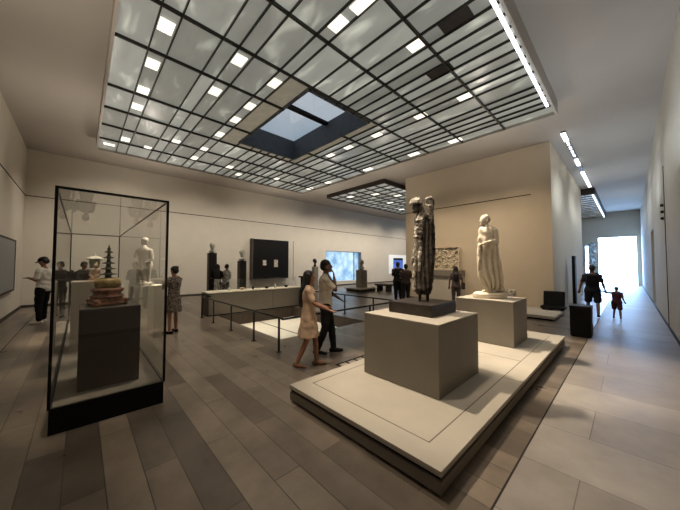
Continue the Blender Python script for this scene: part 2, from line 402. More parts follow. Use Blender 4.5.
canopy('glass_canopy', xs2, ys2, 5.84, 'smaller dark-edged glass ceiling grid beyond the beige wall, left of the carved figure',
       [(xs2[i]+.35, ys2[j]+.27, .4, .3) for i, j in ((1, 1), (3, 2), (4, 4), (2, 6), (4, 8), (1, 10), (3, 11), (5, 5))], framemat=M['bronze'], bw=.014)
xs3 = [-2.7, -2.2, -1.75, -1.3]; ys3 = [21.1+.75*i for i in range(15)]
canopy('glass_canopy', xs3, ys3, GZ, 'small glass ceiling grid at the far end of the corridor above the bright opening',
       [], framemat=M['bronze'], led=(-1.35, 21.1, 31.6))
# corridor track of three bright segments
t = empty('track_light', (-1.4, 11.3, H-.1), 'white lamps in a ceiling track running down the corridor', 'track light')
o = box('track', -1.46, -1.34, 11.4, 20.6, H-.06, H-.012, M['frame'], t)
for a, b in ((11.4, 12.2), (14.6, 15.6), (16.8, 20.3)): box('lamp', -1.46, -1.34, a, b, H-.1, H-.06, M['led'], t)
for a in (12.4, 12.9, 13.4, 13.9): box('lamp', -1.43, -1.37, a, a+.3, H-.08, H-.06, M['led'], t)

# ------------------------------------------------------------------ platform and plinths
t = empty('display_platform', (-1.9, 4.53, 0), 'large low stone display platform carrying the two grey plinths', 'platform')
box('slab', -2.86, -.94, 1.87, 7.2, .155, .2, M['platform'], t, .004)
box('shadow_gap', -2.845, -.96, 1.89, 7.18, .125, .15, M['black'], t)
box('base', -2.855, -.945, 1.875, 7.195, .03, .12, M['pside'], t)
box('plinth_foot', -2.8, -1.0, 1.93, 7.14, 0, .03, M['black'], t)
bm = bmesh.new()
for x0, x1, y0, y1 in ((-2.7, -1.16, 2.1, 2.11), (-1.165, -1.155, 2.1, 7.0), (-2.705, -2.695, 2.1, 7.0), (-1.16, -.95, 4.0, 4.008), (-2.7, -1.16, 4.85, 4.858)):
    bx(bm, x0+1.9, x1+1.9, y0-4.53, y1-4.53, .195, .2015)
bm_obj('joint', bm, mat('joint_line', (112, 102, 90), .8), t)
t = tag(box('floor_grille', -3.35, -3.04, 3.08, 3.9, 0, .006, M['plinth']), 'small floor vent with black square bars beside the stone platform', 'floor grille')
bm = bmesh.new()
for k in range(5): bx(bm, -3.35, -3.04, 3.08+k*.195, 3.11+k*.195, .006, .012)
for x in (-3.36, -3.21, -3.06): bx(bm, x, x+.03, 3.08, 3.9, .006, .012)
bm_obj('bars', bm, M['black'], t)

def plinth(x0, x1, y0, y1, z0, z1, label, m=None, name='display_plinth', group=None):
    t = empty(name, ((x0+x1)/2, (y0+y1)/2, z0), label, 'plinth', group)
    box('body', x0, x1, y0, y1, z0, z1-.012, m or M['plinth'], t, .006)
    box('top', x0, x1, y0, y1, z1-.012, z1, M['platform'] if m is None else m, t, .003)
    return t
plinth(-2.5, -1.43, 2.82, 3.93, .2, 1.0, 'large grey stone plinth under the dark carved figure')
plinth(-2.42, -1.41, 5.5, 6.4, .2, 1.0, 'grey stone plinth under the draped marble statue')
tag(box('stone_slab', -2.31, -1.67, 3.12, 3.8, 1.0, 1.15, M['bronze'], None, .008), 'dark square base slab under the carved figure', 'slab')

# ------------------------------------------------------------------ statues
CR = Vector((math.cos(YAW), math.sin(YAW), 0))
def statue_root(name, x, y, z, label, cat='statue'):
    return empty(name, (x, y, z), label, cat, rz=YAW)     # local x = picture right, y = away
def carve(amp, fr, seed=0):
    def g(co):
        return amp*noise.noise(Vector((co.x*fr, co.y*fr, co.z*fr*.7+seed)))+amp*.5*noise.noise(co*fr*2.3)
    return g
def folds(amp, n, cx=0, cy=0, slant=0):
    def g(co):
        a = math.atan2(co.y-cy, co.x-cx)
        return amp*math.sin(a*n+co.z*slant+2.5*noise.noise(co*3))+amp*.6*noise.noise(co*14)
    return g
# carved dark figure (1.45 m)
t = statue_root('carved_figure', -1.98, 3.46, 1.15, 'tall dark weathered carved figure with pale headdress on the dark slab')
bm = bmesh.new()
loft(bm, [(.10, .0, 0, .09, .08), (.16, .0, 0, .115, .10), (.35, .01, 0, .12, .11), (.6, .03, 0, .13, .11), (.85, .035, .01, .135, .11), (1.05, .03, .01, .135, .11), (1.16, .02, .01, .12, .095), (1.21, 0, 0, .08, .07)])
tube(bm, (0, 0, 1.18), (-.05, 0, 1.27), .05, .045)
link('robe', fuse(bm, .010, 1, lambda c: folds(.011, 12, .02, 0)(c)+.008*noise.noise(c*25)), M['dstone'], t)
for x in (-.045, .065):
    bm = bmesh.new(); tube(bm, (x, 0, 0), (x*.95, 0, .13), .018, .024, 10); bm_obj('peg_foot', bm, M['bronze'], t, True)
bm = bmesh.new()
ell(bm, (-.075, 0, 1.30), (.055, .058, .075)); ell(bm, (-.13, 0, 1.295), (.014, .012, .022)); ell(bm, (-.1, 0, 1.25), (.035, .035, .03)); ell(bm, (-.03, .045, 1.29), (.02, .01, .035)); ell(bm, (-.03, -.055, 1.29), (.02, .012, .035))
link('head', fuse(bm, .008, 1, carve(.010, 26)), M['dstone'], t)
bm = bmesh.new()
ell(bm, (-.08, 0, 1.385), (.088, .08, .05)); tube(bm, (-.08, 0, 1.345), (-.08, 0, 1.40), .086, .08, 24); ell(bm, (-.06, 0, 1.425), (.05, .05, .028))
for k in range(14):
    a = k*2*math.pi/14; ell(bm, (-.08+.088*math.cos(a), .08*math.sin(a), 1.36), (.014, .014, .02))
tube(bm, (-.015, -.03, 1.36), (-.005, -.03, 1.20), .028, .022)
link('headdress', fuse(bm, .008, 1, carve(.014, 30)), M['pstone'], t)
bm = bmesh.new()   # near arm, folded across the chest
chain(bm, [((-.03, -.07, 1.16), .055), ((-.085, -.09, .98), .05), ((-.09, -.08, .84), .042), ((-.06, -.10, .80), .03)])
for k in range(5): ell(bm, (-.07-.004*k, -.085, 1.10-.055*k), (.058, .055, .018))
link('arm', fuse(bm, .009, 1, carve(.018, 26, 3)), M['pstone'], t)
bm = bmesh.new()   # raised arm holding a column-like attribute to the right
chain(bm, [((.08, -.02, 1.12), .04), ((.10, -.06, 1.22), .035), ((.085, -.07, 1.30), .03)])
tube(bm, (.085, -.03, 1.10), (.085, -.03, 1.40), .042, .045, 16); ell(bm, (.085, -.03, 1.41), (.05, .045, .04))
for k in range(5): ell(bm, (.085, -.035, 1.14+.06*k), (.052, .05, .016))
link('raised_attribute', fuse(bm, .008, 1, carve(.016, 28, 7)), M['pstone'], t)
bm = bmesh.new(); bx(bm, .11, .165, -.02, .05, .55, 1.42, .012); bx(bm, .09, .155, 0, .05, .25, .6, .012)
link('back_board', fuse(bm, .012, 2, carve(.012, 9)), M['dstone'], t)
bm = bmesh.new()   # hanging drapery edge at left
chain(bm, [((-.085, -.05, .82), .03), ((-.14, -.02, .62), .022), ((-.15, 0, .50), .015)])
chain(bm, [((-.09, -.05, .80), .028), ((-.115, -.04, .5), .028), ((-.13, -.02, .15), .02)])
chain(bm, [((-.05, -.09, .80), .02), ((-.075, -.095, .55), .024), ((-.07, -.09, .42), .014)])
link('hanging_drapery', fuse(bm, .008, 1, carve(.016, 28, 5)), M['pstone'], t)

# draped marble statue (1.63 m with its oval base)
t = statue_root('marble_statue', -1.93, 5.93, 1.0, 'cream marble statue of a robed standing figure facing left on its plinth')
bm = bmesh.new(); loft(bm, [(0, .0, 0, .32, .2), (.02, 0, 0, .33, .21), (.08, 0, 0, .32, .2), (.11, .02, 0, .29, .18)], 40)
bm_obj('oval_base', bm, M['marble'], t, False)
def X2(c): return (c-145)/253
def Z2(c): return (470-c)/253
bm = bmesh.new()
loft(bm, [(Z2(y), X2((a+b)/2), 0, (b-a)/2/253, d) for y, a, b, d in
     ((432, 150, 212, .10), (410, 118, 212, .13), (380, 100, 212, .15), (340, 92, 203, .16), (300, 90, 198, .165), (250, 90, 190, .165), (200, 92, 184, .16), (165, 94, 180, .15), (140, 96, 182, .145), (120, 102, 178, .12), (110, 110, 168, .085), (103, 116, 148, .06))], 48)
cap(bm, (X2(90), -.08, Z2(205)), (X2(88), -.05, Z2(330)), .035, .02)
cap(bm, (X2(160), -.07, Z2(135)), (X2(166), -.09, Z2(190)), .07, .06)
def mf(co):
    a = math.atan2(co.y, co.x-.02)
    lo = max(0, min(1, (1.1-co.z)/.5))
    return (.006+.014*lo)*math.sin(a*11+co.z*(3+3*lo)+3*noise.noise(co*2.5))+.009*math.sin(co.z*20+co.x*48+3*noise.noise(co*4))*(1-lo)+.008*math.sin(co.z*20-co.x*30)*lo*.6+.006*noise.noise(co*18)
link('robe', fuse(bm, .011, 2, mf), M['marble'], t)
bm = bmesh.new()
hx = X2(126)
ell(bm, (hx, 0, Z2(78)), (.088, .078, .098)); ell(bm, (hx-.03, 0, Z2(90)), (.062, .058, .07)); ell(bm, (hx-.093, 0, Z2(84)), (.013, .012, .022)); ell(bm, (hx-.07, 0, Z2(100)), (.03, .03, .022))
ell(bm, (hx-.085, 0, Z2(93)), (.012, .02, .007)); ell(bm, (hx+.01, -.078, Z2(82)), (.018, .012, .028))
cap(bm, (hx+.005, 0, Z2(95)), (X2(138), 0, Z2(120)), .05, .06)
link('head', fuse(bm, .008, 2), M['marble'], t)
bm = bmesh.new(); ell(bm, (hx+.015, 0, Z2(70)), (.088, .083, .082)); ell(bm, (hx+.085, 0, Z2(78)), (.035, .035, .04))
link('hair', fuse(bm, .007, 1, lambda c: .004*math.sin(c.z*130+c.x*40)), M['marble'], t)
bm = bmesh.new()
chain(bm, [((X2(160), -.09, Z2(135)), .055), ((X2(165), -.12, Z2(188)), .05), ((X2(115), -.18, Z2(195)), .035), ((X2(92), -.15, Z2(203)), .026)])
ell(bm, (X2(86), -.14, Z2(206)), (.035, .018, .024))
for k in range(4): cap(bm, (X2(84), -.155+.012*k, Z2(206)), (X2(76)+.003*k, -.155+.012*k, Z2(212)), .008, .007)
cap(bm, (X2(88), -.13, Z2(202)), (X2(82), -.12, Z2(196)), .009, .007)
link('forearm', fuse(bm, .007, 2, lambda c: .004*math.sin(c.x*70)), M['marble'], t)
for y, x in ((-.05, 128), (.05, 140)):
    bm = bmesh.new(); ell(bm, (X2(x)-.02, y, .13), (.09, .035, .03)); cap(bm, (X2(x)+.03, y, .13), (X2(x)+.035, y, .26), .035, .04)
    link('foot', fuse(bm, .01, 2), M['marble'], t)
bm = bmesh.new(); loft(bm, [(.1, X2(205), .02, .09, .1), (.2, X2(200), .02, .075, .08), (.3, X2(192), .02, .05, .06)]); link('tree_support', fuse(bm, .015, 1, carve(.015, 12)), M['marble'], t)

def bust(x, y, z, h, m, label, rz=0, cat='bust'):
    t = empty('sculpted_head', (x, y, z), label, cat, rz=rz)
    s = h/.42
    bm = bmesh.new(); ell(bm, (0, 0, .29*s), (.085*s, .1*s, .12*s)); ell(bm, (0, .095*s, .27*s), (.018*s, .022*s, .03*s)); ell(bm, (0, .06*s, .2*s), (.045*s, .04*s, .035*s))
    for sx in (-1, 1): ell(bm, (sx*.088*s, 0, .28*s), (.014*s, .022*s, .035*s))
    cap(bm, (0, -.01*s, .2*s), (0, 0, .08*s), .05*s, .06*s); ell(bm, (0, 0, .07*s), (.13*s, .08*s, .06*s))
    link('head', fuse(bm, .01, 1), m, t)
    bm = bmesh.new(); ell(bm, (0, -.02*s, .33*s), (.1*s, .11*s, .1*s)); ell(bm, (0, -.02*s, .41*s), (.04*s, .04*s, .03*s))
    link('hair', fuse(bm, .01, 1, lambda c: .006*noise.noise(c*40)), m, t)
    bm = bmesh.new(); tube(bm, (0, 0, 0), (0, 0, .05*s), .07*s, .05*s, 20); bm_obj('socle', bm, M['black'], t)
    return t

# column plinths with heads behind the counter
def column(x, y, w_, h_, label, m):
    return plinth(x-w_/2, x+w_/2, y-w_/2, y+w_/2, 0, h_, label, m, 'column_plinth')
M['col'] = mat('column_dark', (48, 41, 35), .6)
column(-12.2, 4.05, .3, 2.13, 'tall dark column plinth with a pale head, leftmost behind the long counter', M['col'])
bust(-12.2, 4.05, 2.13, .42, M['pale'], 'pale sculpted head on the tallest dark column behind the long counter', rz=R(-100))
column(-12.2, 5.36, .3, 1.81, 'dark column plinth with a pale head, left of the black panel', M['col'])
bust(-12.2, 5.36, 1.81, .5, M['pale'], 'pale sculpted head on the dark column just left of the black panel', rz=R(-90))
column(-14, 11.02, .3, 1.52, 'grey column plinth left of the blue window, behind the man in white', M['plinth'])
bust(-14, 11.02, 1.52, .5, M['bronze'], 'dark sculpted head showing above the man in white left of the blue window', rz=R(-60))
# bust platform by the window
t = empty('low_platform', (-11.6, 12.8, 0), 'low dark-edged platform under the single grey column near the blue window', 'platform')
box('slab', -12.3, -10.9, 12.0, 13.6, .16, .22, M['platform'], t); box('base', -12.2, -11.0, 12.1, 13.5, 0, .16, M['base'], t)
plinth(-11.85, -11.35, 12.6, 13.1, .22, 1.32, 'single grey column plinth on the low platform right of the blue window', None, 'column_plinth')
bust(-11.6, 12.85, 1.32, .62, M['pstone'], 'mottled sculpted head on the grey column right of the blue window', rz=R(-120))
# small bench left of couple
t = empty('gallery_bench', (-10.6, 13.9, 0), 'dark grey gallery bench to the left of the standing couple', 'bench')
box('seat', -11.1, -10.1, 13.5, 14.2, .34, .44, M['base'], t, .02)
for x in (-11.0, -10.3): box('leg', x, x+.1, 13.6, 14.1, 0, .34, M['base'], t)

# ------------------------------------------------------------------ marble relief on the block wall
t = empty('marble_relief', (-5.6, bY0-.12, 1.42), 'pale carved marble relief slab standing on a grey shelf by the wall', 'relief')
bm = bmesh.new()
nx, nz_ = 70, 60; W, Hh = 1.18, 1.02
vs = [[bm.verts.new((-W/2+W*i/nx, 0, Hh*j/nz_)) for i in range(nx+1)] for j in range(nz_+1)]
for j in range(nz_+1):
    for i in range(nx+1):
        v = vs[j][i]; x, z = v.co.x, v.co.z
        e = min(i, nx-i, j, nz_-j)
        k = noise.noise(Vector((x*6.5, 4, z*6.5)))*.7+noise.noise(Vector((x*15, 9, z*15)))*.4
        d_ = .13*max(0, k+.15)+.02
        if e < 4: d_ = .10
        v.co.y = -d_
        if j == nz_: v.co.z -= .06*abs(math.sin(x*9))
for j in range(nz_):
    for i in range(nx): bm.faces.new((vs[j][i], vs[j][i+1], vs[j+1][i+1], vs[j+1][i]))
bx(bm, -W/2, W/2, 0, .1, 0, Hh*.95)
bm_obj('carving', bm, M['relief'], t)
t = empty('relief_stand', (-5.6, bY0-.35, 0), 'white stand with a grey shelf carrying the marble relief', 'stand')
box('shelf', -6.35, -4.85, bY0-.6, bY0-.02, 1.18, 1.42, M['plinth'], t); box('base', -6.3, -4.9, bY0-.5, bY0-.02, 0, 1.18, M['wall'], t)
# low white platform at the block corner, small grey plinth object
t = empty('low_platform', (-2.9, 11.0, 0), 'low white platform along the beige wall at the corridor corner', 'platform')
box('slab', -4.3, -1.53, 10.05, 11.98, .06, .14, M['platform'], t); box('base', -4.25, -1.6, 10.12, 11.95, 0, .06, M['black'], t)
t = empty('stone_fragment', (-3.1, 11.6, .15), 'small grey inscribed stone block just right of the robed marble statue', 'stone')
bm = bmesh.new(); bx(bm, -.2, .2, -.14, .14, .005, .6, .03)
link('block', fuse(bm, .03, 1, carve(.02, 9)), M['pstone'], t)
# black bench seat with back, and black bin plinth
t = empty('black_bench', (-1.83, 11.72, .14), 'black upholstered bench with raised back on the white platform corner', 'bench')
bm = bmesh.new(); bx(bm, -.26, .32, -.05, .12, .09, .62, .03); o = bm_obj('backrest', bm, M['black'], t); o.rotation_euler = (R(-8), 0, 0)
bm = bmesh.new(); bx(bm, -.3, .36, -.32, .1, .05, .13, .015); bm_obj('seat', bm, M['black'], t)
for x in (-.26, .24):
    bm = bmesh.new(); bx(bm, x, x+.07, -.25, .08, 0, .05); bm_obj('leg', bm, M['black'], t)
t = empty('waste_bin', (-.8, 8.55, 0), 'black rectangular waste bin standing at the corridor corner', 'bin')
box('body', -.99, -.62, 8.32, 8.75, .02, .66, M['black'], t, .008); box('lid', -1.0, -.61, 8.31, 8.76, .66, .71, M['metal'], t, .01); box('foot', -.96, -.65, 8.36, 8.7, 0, .02, M['black'], t)
t = empty('info_totem', (-1.6, 14.95, 0), 'thin tall black totem panel standing by the corridor wall', 'totem')
box('panel', -1.64, -1.54, 14.75, 15.2, .03, 2.03, M['black'], t); box('foot', -1.72, -1.46, 14.65, 15.3, 0, .03, M['metal'], t)
# three small black wall spots on the right wall
for k, z in enumerate((3.3, 3.12, 2.94)):
    t = empty('wall_sensor', (XR-.04, 11.6, z), 'small black wall device, %s of three on the right corridor wall' % ('top', 'middle', 'bottom')[k], 'sensor', 'small black devices stacked on the right wall')
    bm = bmesh.new(); tube(bm, (.04, 0, 0), (-.02, 0, 0), .045, .035, 14); bm_obj('housing', bm, M['black'], t)
# leafy white bloom sculpture silhouette at corridor end
t = empty('potted_tree', (-2.15, 30.6, 0), 'tall pale leafy tree in front of the far corridor window', 'tree')
bm = bmesh.new(); chain(bm, [((0, 0, 0), .05), ((.03, 0, 1.3), .04), ((-.04, 0, 2.2), .03), ((.05, 0, 3.0), .02)]); bm_obj('trunk', bm, M['plinth'], t, True)
bm = bmesh.new(); rr = random.Random(3)
for k in range(170):
    p = Vector((rr.gauss(0, .16), rr.gauss(0, .16), rr.uniform(1.3, 3.5))); q = Vector((rr.uniform(-1, 1), rr.uniform(-1, 1), rr.uniform(-1, 1))).normalized()*.12; s_ = q.orthogonal().normalized()*.05
    bm.faces.new([bm.verts.new(p-q), bm.verts.new(p+s_), bm.verts.new(p+q), bm.verts.new(p-s_)])
bm_obj('foliage', bm, mat('pale_leaf', (140, 150, 150), .6), t)

# ------------------------------------------------------------------ wall panels on the left wall
t = empty('wall_display_case', (XL+.2, 8.6, .77), 'large black wall display board holding two small framed pieces', 'display case')
box('board', XL+.03, XL+.4, 7.4, 9.85, .77, 3.18, M['black'], t, .01)
box('side_cheek', XL+.03, XL+.41, 7.36, 7.4, .75, 3.2, mat('cheek_brown', (72, 62, 52), .6), t)
box('glass_side', XL+.02, XL+.42, 10.2, 10.22, .6, 3.2, M['glass'], t)
box('edge_strip', XL+.40, XL+.42, 10.2, 10.22, .6, 3.2, M['frame'], t)
for y0, w_, z0, h_, lb in ((8.02, .2, 1.6, .3, 'small round-bottomed pale carving at left on the black display board'), (8.78, .24, 1.5, .44, 'small rectangular pale plaque at right on the black display board')):
    t = empty('framed_plaque', (XL+.42, y0+w_/2, z0), lb, 'plaque')
    box('frame', XL+.40, XL+.44, y0-.04, y0+w_+.04, z0-.04, z0+h_+.04, M['base'], t)
    box('plaque', XL+.44, XL+.455, y0, y0+w_, z0, z0+h_, M['pstone'], t)
t = empty('wall_screen', (-12.9, YB+.04, .85), 'grey-green panel mounted on the end wall at far left', 'panel')
gm = winmat('greenish_screen', (50, 54, 44), (58, 61, 50), (70, 70, 58), .2, 2.5)
box('panel', -13.55, -9.6, YB+.02, YB+.06, .85, 2.36, gm, t); 
bm = bmesh.new()
for q in ((-13.6, -9.55, .80, .85), (-13.6, -9.55, 2.36, 2.41), (-13.6, -13.55, .85, 2.36), (-9.6, -9.55, .85, 2.36)): bx(bm, q[0]+12.9, q[1]+12.9, -.02, .03, q[2]-.85, q[3]-.85)
bm_obj('frame', bm, M['base'], t)
t = empty('video_screen', (XL+.03, 22.6, 1.0), 'small deep blue screen in a white surround beyond the standing couple', 'screen')
box('surround', XL+.01, XL+.04, 21.2, 24.9, .8, 2.6, mat('surround_white', (230, 232, 230), .6, emit=(230, 240, 245), estr=.25), t)
box('display', XL+.04, XL+.05, 21.9, 23.5, 1.0, 2.3, M['deepblue'], t)
box('top_band', XL+.05, XL+.06, 21.9, 23.5, 2.1, 2.3, M['black'], t)

# ------------------------------------------------------------------ railing round the recess
def railing():
    t = empty('guard_railing', (-6.8, 4.6, 0), 'thin black metal guard railing around the sunken recess', 'railing')
    o = t.location
    fr_ = [(-9.09, 2.75), (-8.09, 2.75), (-6.84, 2.75), (-5.61, 2.75), (-4.58, 2.75)]
    sd = [(-4.42, 3.96), (-4.42, 5.2), (-4.42, 6.45)]
    bk = [(-5.35, 6.45), (-6.58, 6.45), (-7.8, 6.45), (-9.0, 6.45)]
    for x, y in fr_+sd+bk:
        bm = bmesh.new(); bx(bm, x-.02-o.x, x+.02-o.x, y-.012-o.y, y+.012-o.y, 0, .64); bx(bm, x-.04-o.x, x+.04-o.x, y-.04-o.y, y+.04-o.y, 0, .012)
        bm_obj('post', bm, M['metal'], t)
    bm = bmesh.new()
    def rl(a, b, z=.64):
        a = Vector((a[0]-o.x, a[1]-o.y, z)); b = Vector((b[0]-o.x, b[1]-o.y, z)); tube(bm, a, b, .02, .02, 10)
    rl((-9.09, 2.75), (-4.45, 2.75)); rl((-4.42, 2.72), (-4.42, 6.48)); rl((-4.42, 6.45), (-9.0, 6.45)); rl((-9.09, 2.75), (-9.09, 3.0))
    bm_obj('handrail', bm, M['metal'], t)
railing()

# ------------------------------------------------------------------ long counter with vitrine
cx0, cx1, cy0, cy1 = -9.8, -9.12, 2.95, 6.5
t = empty('display_counter', ((cx0+cx1)/2, (cy0+cy1)/2, 0), 'long grey counter with white top behind the sunken recess', 'counter')
box('body', cx0, cx1, cy0, cy1, .04, .70, M['plinth'], t); box('top', cx0-.02, cx1+.02, cy0-.02, cy1+.02, .72, .755, M['pitfloor'], t)
box('shadow_gap', cx0+.02, cx1-.02, cy0+.02, cy1-.02, .70, .72, M['black'], t); box('end_panel', cx0, cx1, cy0-.015, cy0, .0, .7, M['base'], t)
box('joint', cx1, cx1+.003, 5.2, 5.21, .04, .7, M['base'], t); box('plinth_foot', cx0+.05, cx1-.03, cy0+.05, cy1-.05, 0, .04, M['black'], t)
t = empty('glass_vitrine', (-9.45, 4.9, .755), 'low clear glass vitrine on the white counter top', 'vitrine')
bm = bmesh.new()
for q in ((-9.7, -9.2, 3.3, 3.306), (-9.7, -9.2, 6.3, 6.306), (-9.206, -9.2, 3.3, 6.3), (-9.7, -9.694, 3.3, 6.3)): bx(bm, q[0]+9.45, q[1]+9.45, q[2]-4.9, q[3]-4.9, 0, .4)
bm_obj('side_panes', bm, M['glass'], t)
box('top_pane', -9.7, -9.2, 3.3, 6.306, 1.155, 1.161, M['glass'], t)
for k, (x, y, h_) in enumerate([(-9.4, 3.7, .1), (-9.4, 4.15, .08), (-9.38, 4.55, .12), (-9.4, 5.1, .06), (-9.4, 5.45, .14), (-9.4, 5.95, .07)]):
    mm = [M['pale'], M['terra'], M['bronze'], M['black'], M['pale'], M['black']][k]
    t = empty('small_vessel', (x, y, .755), ['small white jar at the left end inside the counter vitrine', 'small tan bowl beside the white jar in the counter vitrine', 'small brown jug in the counter vitrine',
        'flat black dish in the middle of the counter vitrine', 'tall pale bottle in the counter vitrine', 'flat black dish at the right end of the counter vitrine'][k], 'vessel')
    bm = bmesh.new(); rr_ = .05 if k in (0, 2, 4) else .09
    lathe(bm, [(rr_*.6, 0), (rr_, h_*.4), (rr_*.8, h_*.75), (rr_*.4, h_*.85), (rr_*.5, h_)] if k in (0, 2, 4) else [(rr_*.4, 0), (rr_*.8, h_*.6), (rr_, h_), (rr_*.9, h_), (rr_*.3, h_*.3)], 20)
    bm_obj('body', bm, mm, t, True)
    bm = bmesh.new(); tube(bm, (0, 0, h_), (0, 0, h_+.01), rr_*.55, rr_*.5, 16); bm_obj('rim', bm, mm, t)
t = empty('sign_post', (-9.3, 6.7, 0), 'narrow black upright sign stand at the right end of the long counter', 'sign stand')
box('upright', -9.36, -9.24, 6.62, 6.74, .02, 1.12, M['black'], t); box('top_plate', -9.42, -9.18, 6.55, 6.95, 1.12, 1.17, M['black'], t); box('foot', -9.45, -9.15, 6.55, 6.85, 0, .02, M['black'], t)

# ------------------------------------------------------------------ long glass display case
CX0, CX1, CY0, CY1, CZ0, CZ1 = -9.6, -3.86, -.19, .755, .25, 2.41
t = empty('glass_display_case', ((CX0+CX1)/2, (CY0+CY1)/2, 0), 'tall glass display case with thin black edges and a black base', 'display case')
box('base', CX0, CX1, CY0, CY1, 0, CZ0, M['black'], t, .004)
box('deck', CX0+.02, CX1-.02, CY0+.02, CY1-.02, CZ0, CZ0+.006, mat('case_deck', (120, 112, 100), .7), t)
g = .004
box('front_pane', CX1-g, CX1, CY0+g, CY1-g, CZ0, CZ1, M['glass'], t); box('rear_pane', CX0, CX0+g, CY0+g, CY1-g, CZ0, CZ1, M['glass'], t)
def sheet(name, q, parent):
    bm = bmesh.new(); bm.faces.new([bm.verts.new(Vector(p)-parent.location) for p in q]); return bm_obj(name, bm, M['glass'], parent)
sheet('side_pane', [(CX0, CY0, CZ0), (CX1, CY0, CZ0), (CX1, CY0, CZ1), (CX0, CY0, CZ1)], t)
sheet('side_pane', [(CX0, CY1, CZ0), (CX1, CY1, CZ0), (CX1, CY1, CZ1), (CX0, CY1, CZ1)], t)
sheet('top_pane', [(CX0, CY0, CZ1), (CX1, CY0, CZ1), (CX1, CY1, CZ1), (CX0, CY1, CZ1)], t)
e = .012
for x, y in ((CX1, CY0), (CX1, CY1)): box('corner_post', x-e, x+e, y-e, y+e, CZ0, CZ1, M['metal'], t)
for x, y in ((CX0, CY0), (CX0, CY1)): box('corner_post', x-e, x+e, y-e, y+e, CZ0, CZ1, M['base'], t)
box('top_rail', CX1-e, CX1+e, CY0-e, CY1+e, CZ1-e, CZ1+e, M['metal'], t)
box('top_rail', CX0-e, CX0+e, CY0-e, CY1+e, CZ1-e, CZ1+e, M['base'], t)
for y in (CY0, CY1): box('top_rail', CX0, CX1, y-.007, y+.007, CZ1-.007, CZ1+.007, M['metal'], t)
# plinth and gilded miniature pagoda
plinth(-4.72, -4.14, 0.0, .55, CZ0+.006, 1.15, 'dark square plinth inside the glass case under the copper pagoda', M['dcase'], 'case_plinth')
t = empty('miniature_pagoda', (-4.42, .25, 1.152), 'gilt and copper miniature pagoda with dark tiered spire in the glass case', 'pagoda', rz=R(12))
bm = bmesh.new(); bx(bm, -.16, .16, -.16, .16, .015, .04, .006); bx(bm, -.13, .13, -.13, .13, .04, .09, .004)
bm_obj('base', bm, M['copper'], t)
for a in (-1, 1):
    for b in (-1, 1):
        bm = bmesh.new(); tube(bm, (a*.14, b*.14, 0), (a*.13, b*.13, .06), .02, .03, 10); ell(bm, (a*.14, b*.14, .06), (.028,)*3); bm_obj('foot', bm, M['copper'], t, True)
for k in range(8):
    a = k*math.pi/4; bm = bmesh.new(); ell(bm, (.125*math.cos(a), .125*math.sin(a), .085), (.018, .018, .035)); ell(bm, (.125*math.cos(a), .125*math.sin(a), .125), (.012,)*3); bm_obj('guardian', bm, M['terra'], t, True)
bm = bmesh.new(); lathe(bm, [(.15, .09), (.165, .1), (.165, .115), (.14, .125), (.13, .15), (.15, .165), (.16, .18), (.16, .2), (.12, .21)], 32); bm_obj('rim', bm, M['copper'], t, True)
bm = bmesh.new(); lathe(bm, [(.115, .21), (.13, .23), (.132, .27), (.125, .31), (.1, .325), (.05, .33)], 32); bm_obj('drum', bm, M['gold'], t, True)
z = .33
for k in range(5):
    w_ = .085-.011*k
    bm = bmesh.new(); lathe(bm, [(w_*.42, z), (w_*.34, z+.02), (w_*.4, z+.034), (w_, z+.040), (w_*1.02, z+.046), (w_*.5, z+.056), (w_*.3, z+.07)], 24); bm_obj('tier', bm, M['verd'], t); z += .068
bm = bmesh.new(); lathe(bm, [(.012, z), (.02, z+.02), (.008, z+.035), (.003, z+.07)], 12); bm_obj('finial', bm, M['verd'], t, True)
# second plinth, glazed lantern and seated figure
plinth(-6.75, -6.15, -.1, .5, CZ0+.006, 1.36, 'pale plinth inside the glass case behind the dark one', M['platform'], 'case_plinth')
t = empty('ceramic_lantern', (-6.6, .18, 1.36), 'pale green ceramic pavilion with white roofs in the glass case', 'ceramic', sc=.6)
bm = bmesh.new(); lathe(bm, [(.12, 0), (.12, .03), (.08, .05), (.08, .25), (.1, .27)], 8); bm_obj('stem', bm, M['celadon'], t)
bm = bmesh.new(); lathe(bm, [(.1, .27), (.1, .32), (.22, .33), (.23, .345), (.12, .37), (.1, .37)], 8); bm_obj('lower_roof', bm, M['pale'], t)
bm = bmesh.new(); lathe(bm, [(.11, .37), (.12, .45), (.14, .56), (.13, .62), (.1, .63)], 8); bm_obj('chamber', bm, M['celadon'], t)
bm = bmesh.new(); lathe(bm, [(.22, .63), (.23, .645), (.17, .68), (.09, .72), (.03, .74)], 8); bm_obj('upper_roof', bm, M['pale'], t)
bm = bmesh.new(); lathe(bm, [(.02, .74), (.035, .77), (.01, .8), (.004, .83)], 10); bm_obj('finial', bm, M['pale'], t)
t = empty('seated_figurine', (-6.28, .19, 1.36), 'pinkish seated figurine beside the pale green ceramic pavilion', 'figurine', rz=R(-120), sc=.75)
bm = bmesh.new(); ell(bm, (0, 0, .05), (.13, .1, .05)); loft(bm, [(.05, 0, 0, .09, .07), (.16, 0, 0, .07, .05), (.24, 0, 0, .08, .045), (.28, 0, 0, .04, .03)])
chain(bm, [((-.08, 0, .24), .025), ((-.1, .03, .14), .022), ((-.03, .08, .1), .018)]); chain(bm, [((.08, 0, .24), .025), ((.1, .03, .14), .022), ((.03, .08, .1), .018)])
ell(bm, (0, 0, .34), (.042, .048, .055)); ell(bm, (0, -.01, .4), (.025, .025, .025))
link('body', fuse(bm, .009, 1, carve(.004, 30)), M['terra'], t)
bm = bmesh.new(); lathe(bm, [(.15, 0), (.15, .02), (.12, .03)], 20); bm_obj('base', bm, M['terra'], t)
